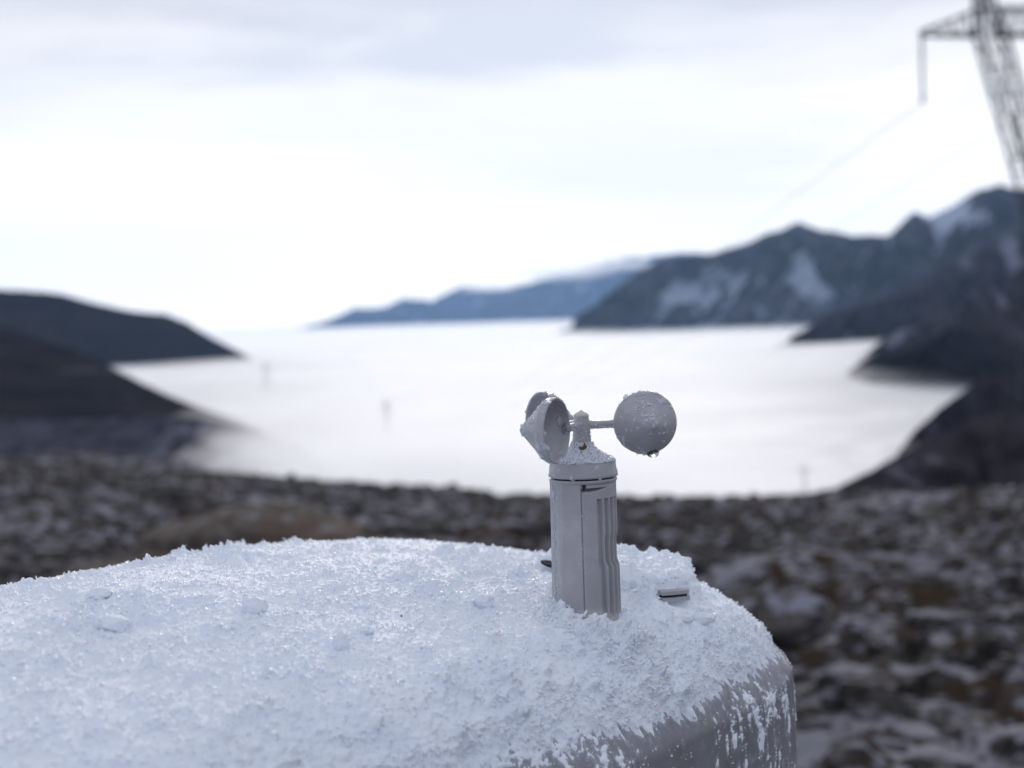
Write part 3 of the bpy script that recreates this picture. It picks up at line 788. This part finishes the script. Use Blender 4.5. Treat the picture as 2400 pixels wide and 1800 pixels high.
for k, (px, py, s, q, lab) in enumerate(CLODS):
    c = surf_at(px, py)
    Vv = ICO2.copy(); Fs = ICO2_F
    for _ in range(2):
        mm = {}; vl = [tuple(p) for p in Vv]; fl = []
        for a, b, c_ in Fs:
            md = []
            for p, r in ((a, b), (b, c_), (c_, a)):
                kk = (min(p, r), max(p, r))
                if kk not in mm:
                    x = Vv[p] + Vv[r]; vl.append(tuple(x / np.linalg.norm(x))); mm[kk] = len(vl) - 1
                md.append(mm[kk])
            fl += [(a, md[0], md[2]), (b, md[1], md[0]), (c_, md[2], md[1]), tuple(md)]
        Vv = np.array(vl); Fs = np.array(fl)
    dd = 1 + 0.35 * fbm(Vv * 1.6 + k * 9, 3, 90 + k) + 0.14 * fbm(Vv * 6 + k, 2, 95 + k)
    o = mesh_obj('snow_clod', Vv * dd[:, None] * s * np.array(q), Fs, M_snow, loc=tuple(c + np.array([0, 0, s * q[2] * .45])))
    tag(o, lab, 'snow clod', 'snow clods on the box')

# ------------------------------------------------------------------ the cup anemometer
an = empty('anemometer', A0)
tag(an, 'wet grey plastic cup anemometer with three conical cups standing on the snowy box', 'anemometer')
PXM = 1.04 / FOC                                   # metres per photo pixel at the column
def zpx(py): return (1428 - py) * PXM * 1.012
CR = 0.0246
# column: theta measured from +X (right) counter-clockwise; camera side is -90 deg
nt_, nz_ = 900, 330
TH = np.linspace(-math.pi, math.pi, nt_, endpoint=False); ZZc = np.linspace(zpx(1475), zpx(1124), nz_)
TT, ZC = np.meshgrid(TH, ZZc); D_ = np.degrees(TT)
Rc = CR + 0.0007 * (1 - sstep(zpx(1420), zpx(1140), ZC)) + 0 * TT
# two flats with a soft edge between them on the left
for tp in (-114, -161):
    dd_ = (TT - math.radians(tp) + math.pi) % (2 * math.pi) - math.pi
    fl_ = np.where(np.abs(dd_) < 0.6, CR * 0.955 / np.cos(np.clip(dd_, -.6, .6)), 1.0)
    Rc = np.minimum(Rc, fl_)
# seam and the inset panel right of it
SE = -97.0
panel = sstep(SE - .4, SE + .4, D_) * (1 - sstep(68, 72, D_))
ptop = zpx(1136)
Rc -= panel * 0.0005
Rc -= 0.0011 * np.exp(-((D_ - SE) / 0.8) ** 2)
# scooped notch at the panel's top under the cap
notch = panel * sstep(zpx(1146) + 0.0028 * sstep(-80, -40, D_), zpx(1139) + 0.0032 * sstep(-80, -40, D_), ZC) * (1 - sstep(-55, -25, D_))
Rc -= notch * 0.0060
# grooves: five vertical flutes on the right front
gz = sstep(zpx(1440), zpx(1425), ZC) * (1 - sstep(zpx(1166), zpx(1160), ZC))
bend = 4.0 * sstep(zpx(1312), zpx(1290), ZC) * 0 
rib = 0
for c in (-64, -49, -35, -21, -7, 7):
    sh = 3.5 * (1 - sstep(zpx(1325), zpx(1305), ZC))           # flutes jog sideways at the waist
    rib = rib + sstep(c - 6.0, c - 4.5, D_ - sh) * (1 - sstep(c + 1.5, c + 6.0, D_ - sh))
Rc -= rib * gz * 0.0030
region = sstep(-64, -52, D_) * (1 - sstep(26, 34, D_))
Rc -= region * 0.0013 * sstep(zpx(1325), zpx(1303), ZC) * (1 - sstep(zpx(1262), zpx(1240), ZC))
Rc += region * 0.0004 * (1 - sstep(zpx(1330), zpx(1312), ZC))
# flared foot
Rc += 0.006 * (1 - sstep(zpx(1440), zpx(1405), ZC)) ** 2 * (1 - region) 
Vc = np.stack([Rc * np.cos(TT), Rc * np.sin(TT), ZC], -1).reshape(-1, 3)
colm = mesh_obj('column', Vc, grid_faces(nz_, nt_, True), M_plastic, an)
m = MB(); m.lathe([(0.0001, zpx(1124)), (CR - .0012, zpx(1124)), (CR - .0012, zpx(1135))], 64); m.build('column_top', M_plastic, an)
# small black button in the notch
a = math.radians(-91.5); m = MB()
Ms = Matrix.Translation((math.cos(a) * (CR - .0035), math.sin(a) * (CR - .0035), zpx(1131))) @ Matrix.Rotation(a, 4, 'Z') @ Matrix.Rotation(math.radians(90), 4, 'Y')
m.lathe([(0.0001, .0032), (.0011, .0029), (.0017, .002), (.0019, .0008), (.0019, -.002)], 24, Ms); m.build('screw', M_black, an)
# rings and cap
m = MB(); m.lathe([(CR - .004, zpx(1127)), (CR - .0008, zpx(1127)), (CR + .0001, zpx(1125)), (CR + .0004, zpx(1121)), (CR + .0001, zpx(1118.5)), (CR - .004, zpx(1118.5))], 128); m.build('base_ring', M_plastic, an)
m = MB(); m.lathe([(CR - .0025, zpx(1119)), (CR - .0016, zpx(1119)), (CR - .0016, zpx(1112)), (CR - .0025, zpx(1112))], 96); m.build('seal', M_black, an)
m = MB(); zc0, zc1 = zpx(1114.5), zpx(1079)
m.lathe([(0.002, zc0 + .0004), (CR - .002, zc0 + .0004), (CR + .0003, zc0), (CR + .0008, zc0 + .0006), (CR + .0009, zc0 + .0016), (CR + .0003, zc0 + .003), (CR - .0004, zc1 - .0012),
         (CR - .0009, zc1 - .0003), (CR - .0018, zc1 + .0003), (.0195, zc1 + .0022), (.0140, zc1 + .0052), (.0100, zc1 + .0082), (.0078, zc1 + .0105), (.0066, zc1 + .0135)], 128)
cap = m.build('cap', M_plastic, an)
ZA = zpx(996)                                       # height of the arms
m = MB()
m.lathe([(.0062, zc1 + .009), (.0064, zc1 + .012), (.0063, ZA - .004), (.0060, ZA + .003), (.0054, ZA + .0052), (.0052, ZA + .0058), (.0001, ZA + .006)], 64); hub = m.build('hub', M_plastic, an)
m = MB()
m.lathe([(.0001, ZA + .0052), (.0050, ZA + .0053), (.0056, ZA + .0062), (.0057, ZA + .0070), (.0052, ZA + .0080), (.0038, ZA + .0090), (.0018, ZA + .0100), (.0007, ZA + .0107), (.0001, ZA + .0112)], 64)
hc = m.build('hub_nut', mat_plastic('pale_plastic', (0.66, 0.62, 0.61), .4), an)

RA = 0.0470; RIM = 0.0233; DEP = 0.0275; PHI0 = 4.0
def cup_profile():
    out = []; w = 0.0012
    tipr = 0.0050
    # outer wall from rim (z=0) to the tip (z=-DEP); axis +z points out of the mouth
    out += [(RIM - .0009, .0006), (RIM - .0001, .0004), (RIM, -.0003), (RIM - .0003, -.0050), (RIM - .0012, -.0062)]
    z0_, r0_ = -.0062, RIM - .0012
    k = 10
    zt = -DEP + tipr * .55; rt = tipr * .92
    for i in range(1, k + 1): t = i / k; out.append((r0_ + (rt - r0_) * t, z0_ + (zt - z0_) * t))
    for i in range(1, 8): t = i / 7 * math.pi / 2; out.append((max(rt * math.cos(t), .0001), zt - (DEP + zt) * math.sin(t)))
    inn = []
    for i in range(7, 0, -1): t = i / 7 * math.pi / 2; inn.append((max((rt - w * .6) * math.cos(t), .0001), zt - (DEP + zt - w) * math.sin(t)))
    for i in range(k, -1, -1): t = i / k; inn.append((r0_ - w + (rt - r0_) * t, z0_ + (zt - z0_) * t + w * .2))
    inn += [(RIM - .0017, -.0050), (RIM - .0015, .0000)]
    return out + inn
CP = cup_profile()
cups, arms = [], []
for k in range(3):
    ph = math.radians(PHI0 + 120 * k)
    rad = Vector((math.cos(ph), math.sin(ph), 0)); tan = Vector((-math.sin(ph), math.cos(ph), 0))
    c = rad * RA + Vector((0, 0, ZA)) + tan * 0.0010
    M = Matrix.Translation(c) @ tan.to_track_quat('Z', 'Y').to_matrix().to_4x4()
    m = MB(); m.lathe(CP, 96, M, closed=True); cups.append(m.build('cup', M_plastic, an))
    m = MB(); pts = []; rds = []
    x1 = RA - RIM + .0028
    for q in np.linspace(0, 1, 17):
        x = .0045 + (x1 - .0045) * q; pts.append(rad * x + Vector((0, 0, ZA)))
        rds.append(.0027 + .0012 * math.exp(-q * 9) + .0010 * math.exp(-(1 - q) * 9))
    m.tube(pts, rds, 20); arms.append(m.build('arm', M_plastic, an))

# ------------------------------------------------------------------ ice, frost and drops on the anemometer
def sample(o, n, cond=None):
    me = o.data; V = np.zeros(len(me.vertices) * 3, np.float32); me.vertices.foreach_get('co', V); V = V.reshape(-1, 3)
    me.calc_loop_triangles(); T = np.zeros(len(me.loop_triangles) * 3, np.int32); me.loop_triangles.foreach_get('vertices', T); T = T.reshape(-1, 3)
    a, b, c = V[T[:, 0]], V[T[:, 1]], V[T[:, 2]]
    nn = np.cross(b - a, c - a); ar = np.linalg.norm(nn, axis=1); nn = nn / (ar[:, None] + 1e-15)
    i = rng.choice(len(T), n, p=ar / ar.sum()); u = rng.uniform(0, 1, (n, 2)); s = u.sum(1) > 1; u[s] = 1 - u[s]
    P = a[i] + (b[i] - a[i]) * u[:, :1] + (c[i] - a[i]) * u[:, 1:]
    Nn = nn[i]
    if cond is not None: k = cond(P, Nn); P, Nn = P[k], Nn[k]
    return P, Nn
def frame_from(Nn):
    a = np.cross(Nn, rng.normal(size=Nn.shape)); a /= np.linalg.norm(a, axis=1)[:, None] + 1e-12
    b = np.cross(Nn, a); return np.stack([a, b, Nn], -1)
def outward(o_center, P, Nn):
    s = np.sign(((P - o_center) * Nn).sum(1)); return Nn * s[:, None]
Vd, Fd, bd = [], [], 0            # clear drops and melting ice
Vg, Fg, bg_ = [], [], 0           # opaque frost grains
def add_d(V, F):
    global bd; Vd.append(V); Fd.append(F + bd); bd += len(V)
def add_g(V, F):
    global bg_; Vg.append(V); Fg.append(F + bg_); bg_ += len(V)
B2 = (ICO2, ICO2_F)
for k, o in enumerate(cups):
    ph = math.radians(PHI0 + 120 * k); tan = np.array([-math.sin(ph), math.cos(ph), 0]); cc = np.array([math.cos(ph) * RA, math.sin(ph) * RA, ZA])
    def fix(P, Nn):      # outer wall only normals away from the axis line
        rel = P - cc; ax = (rel @ tan)[:, None] * tan
        rd = rel - ax; rd /= np.linalg.norm(rd, axis=1)[:, None] + 1e-9
        s = np.sign((rd * Nn).sum(1)); s[s == 0] = 1
        return s
    P, Nn = sample(o, 900); _c = fbm(P / 0.010, 2, 150 + k) + .35 * rng.uniform(-1, 1, len(P)) > 0.05; P, Nn = P[_c], Nn[_c]
    s = fix(P, Nn); rel = P - cc; rd = np.linalg.norm(rel - (rel @ tan)[:, None] * tan, axis=1)
    # keep only outer-wall samples for frost: push along outward normal
    Nn = Nn * s[:, None]
    n = len(P); sz = 0.00025 + 0.0011 * rng.uniform(0, 1, n) ** 4
    S = np.stack([sz * rng.uniform(.8, 1.3, n), sz * rng.uniform(.8, 1.6, n), sz * .42], -1)
    V, F = blobs(P + Nn * (sz * .05)[:, None], S, 0.10, base=B2, R=frame_from(Nn)); add_d(V, F)
    # slush streaks: larger flat irregular patches
    P, Nn = sample(o, 170); _c = fbm(P / 0.012, 2, 150 + k) > 0.0; P, Nn = P[_c], Nn[_c]; s = fix(P, Nn); Nn = Nn * s[:, None]; n = len(P)
    sz = 0.0012 + 0.0030 * rng.uniform(0, 1, n) ** 2
    S = np.stack([sz * rng.uniform(.25, .7, n), sz * rng.uniform(.6, 1.3, n), sz * .16], -1)
    V, F = blobs(P, S, 0.28, base=B2, R=frame_from(Nn)); add_d(V, F)
    # grains on the upward sides
    P, Nn = sample(o, 5200); s = fix(P, Nn); Nn = Nn * s[:, None]
    cl = fbm(P / 0.004, 2, 120 + k)
    kk = (Nn[:, 2] > 0.30) & (cl + 0.7 * Nn[:, 2] > 0.62); P, Nn = P[kk], Nn[kk]; n = len(P)
    sz = 0.0002 + 0.0005 * rng.uniform(0, 1, n) ** 2
    V, F = blobs(P + Nn * (sz * .5)[:, None], sz[:, None] * rng.uniform(.6, 1.3, (n, 3)), .3); add_g(V, F)
for o in arms + [hub]:
    P, Nn = sample(o, 900); up_ = (Nn[:, 2] > .35) | (rng.uniform(0, 1, len(P)) < (.12 if o is not hub else .35)); P, Nn = P[up_], Nn[up_]; n = len(P)
    sz = 0.0002 + 0.0006 * rng.uniform(0, 1, n) ** 2
    V, F = blobs(P + Nn * (sz * .3)[:, None], sz[:, None] * rng.uniform(.6, 1.3, (n, 3)), .3); add_g(V, F)
# cap: heaped frost on its cone, drops on its wall
P, Nn = sample(cap, 26000, lambda P, Nn: (P[:, 2] > zc1 - .0004)); n = len(P)
Nn = Nn * np.sign(Nn[:, 2])[:, None]
sz = 0.0002 + 0.0007 * rng.uniform(0, 1, n) ** 2.5
cl = fbm(P / 0.003, 2, 140)
V, F = blobs(P + Nn * (sz * .5 + 0.0009 * np.clip(cl + .2, 0, 1))[:, None], sz[:, None] * rng.uniform(.6, 1.3, (n, 3)), .3); add_g(V, F)
ln = 0.0006 + 0.0014 * rng.uniform(0, 1, 1400) ** 2
V, F = needles(P[:1400], Nn[:1400], ln, ln * .25); add_g(V, F)
P, Nn = sample(cap, 260, lambda P, Nn: (P[:, 2] < zc1) & (np.hypot(P[:, 0], P[:, 1]) > CR - .001)); n = len(P)
Nn = np.stack([P[:, 0], P[:, 1], P[:, 2] * 0], -1); Nn /= np.linalg.norm(Nn, axis=1)[:, None]
sz = 0.0003 + 0.0014 * rng.uniform(0, 1, n) ** 3
V, F = blobs(P, np.stack([sz, sz * 1.2, sz * .35], -1), .12, base=B2, R=frame_from(Nn)); add_d(V, F)
# column: fine drops along the seam, slush down the left edge
P, Nn = sample(colm, 1500, lambda P, Nn: P[:, 2] > zpx(1425)); Nn = np.stack([P[:, 0], P[:, 1], P[:, 2] * 0], -1); Nn /= np.linalg.norm(Nn, axis=1)[:, None]
dg = np.degrees(np.arctan2(P[:, 1], P[:, 0]))
keep = rng.uniform(0, 1, len(P)) < np.where(np.abs(dg - SE) < 12, 1.0, np.where((dg < -140) | (dg > 160), 1.0, .30)); P, Nn = P[keep], Nn[keep]; n = len(P)
sz = 0.00018 + 0.0008 * rng.uniform(0, 1, n) ** 5
V, F = blobs(P, np.stack([sz, sz, sz * .4], -1), .10, base=B2, R=frame_from(Nn)); add_d(V, F)
n = 260; zz_ = rng.uniform(zpx(1400), zpx(1128), n); a_ = np.radians(rng.normal(-168, 12, n)); rr2 = CR - .0006
P = np.stack([rr2 * np.cos(a_), rr2 * np.sin(a_), zz_], -1); Nn = np.stack([np.cos(a_), np.sin(a_), a_ * 0], -1)
sz = 0.00025 + 0.0008 * rng.uniform(0, 1, n) ** 2
Fz = np.stack([np.stack([-np.sin(a_), np.cos(a_), a_ * 0], -1), np.stack([a_ * 0, a_ * 0, a_ * 0 + 1], -1), Nn], -1)
V, F = blobs(P, np.stack([sz * .7, sz * 2.2, sz * .5], -1), .22, base=B2, R=Fz); add_d(V, F)
dr = mesh_obj('ice_droplets', np.concatenate(Vd) + np.array(A0), np.concatenate(Fd), M_ice)
tag(dr, 'clear melting ice and small water beads on the cups and column of the anemometer', 'droplets', kind='stuff')
fr = mesh_obj('frost_grains', np.concatenate(Vg) + np.array(A0), np.concatenate(Fg), M_frost, smooth=False)
tag(fr, 'white frost grains heaped on the cap, hub and arms of the anemometer', 'frost', kind='stuff')
# the big hanging drop under the right cup
ph = math.radians(PHI0)
dc = Vector((math.cos(ph) * RA + .0048, math.sin(ph) * RA - .003, ZA - RIM + .0011)) + A0
m = MB(); pf = []
for i in range(17):
    t = -math.pi / 2 + math.pi * i / 16
    z = math.sin(t); r = math.cos(t) * (1.0 if z < 0 else 1.0 - .15 * z); pf.append((max(.0047 * r, 1e-5), .0036 * z))
m.lathe(pf, 40); wd = m.build('water_drop', M_water, loc=dc); tag(wd, 'clear water drop hanging under the right cup', 'water drop')
# brown scrap at the foot of the hub
m = MB()
for (a, b, w) in (((-.0030, -.0105, .0), (.0012, -.0108, -.0022), .0011), ((.0008, -.0106, -.0021), (.0016, -.0100, .0030), .0010), ((.0018, -.0104, -.0018), (.0026, -.0100, .0010), .0007)):
    a, b = Vector(a), Vector(b); pts = [a.lerp(b, t) + Vector((0, -.0004 * math.sin(t * 3.1), 0)) for t in np.linspace(0, 1, 9)]
    m.tube(pts, [max(w * math.sin(math.pi * (.08 + .84 * t)), .0001) for t in np.linspace(0, 1, 9)], 10)
o = m.build('seed_husk', M_brown, loc=A0 + Vector((0, 0, zc1 + .0112)))
tag(o, 'small brown seed husk stuck in the frost at the foot of the hub', 'seed husk')
# dark specks on the snow
for (px, py, lab) in ((941, 1441, 'tiny dark speck on the snow left of the column'),):
    c = surf_at(px, py); V, F = blobs(np.array([c + np.array([0, 0, .0006])]), np.array([[.0008, .0006, .0005]]), .2, base=B2)
    o = mesh_obj('dirt_speck', V - c, F, M_brown, loc=tuple(c)); tag(o, lab, 'speck')

# ------------------------------------------------------------------ haze
def box_mesh(name, lo, hi, mat):
    x0, y0, z0_ = lo; x1, y1, z1_ = hi
    V = [(x0, y0, z0_), (x1, y0, z0_), (x1, y1, z0_), (x0, y1, z0_), (x0, y0, z1_), (x1, y0, z1_), (x1, y1, z1_), (x0, y1, z1_)]
    return mesh_obj(name, V, [(3, 2, 1, 0), (4, 5, 6, 7), (0, 1, 5, 4), (1, 2, 6, 5), (2, 3, 7, 6), (3, 0, 4, 7)], mat, smooth=False)
hz = box_mesh('haze', (-23500, -23500, -200), (23500, 23500, 1500), mat_mist('haze_air', 2.1e-5, (0.42, 0.64, 1.0)))
tag(hz, kind='stuff')
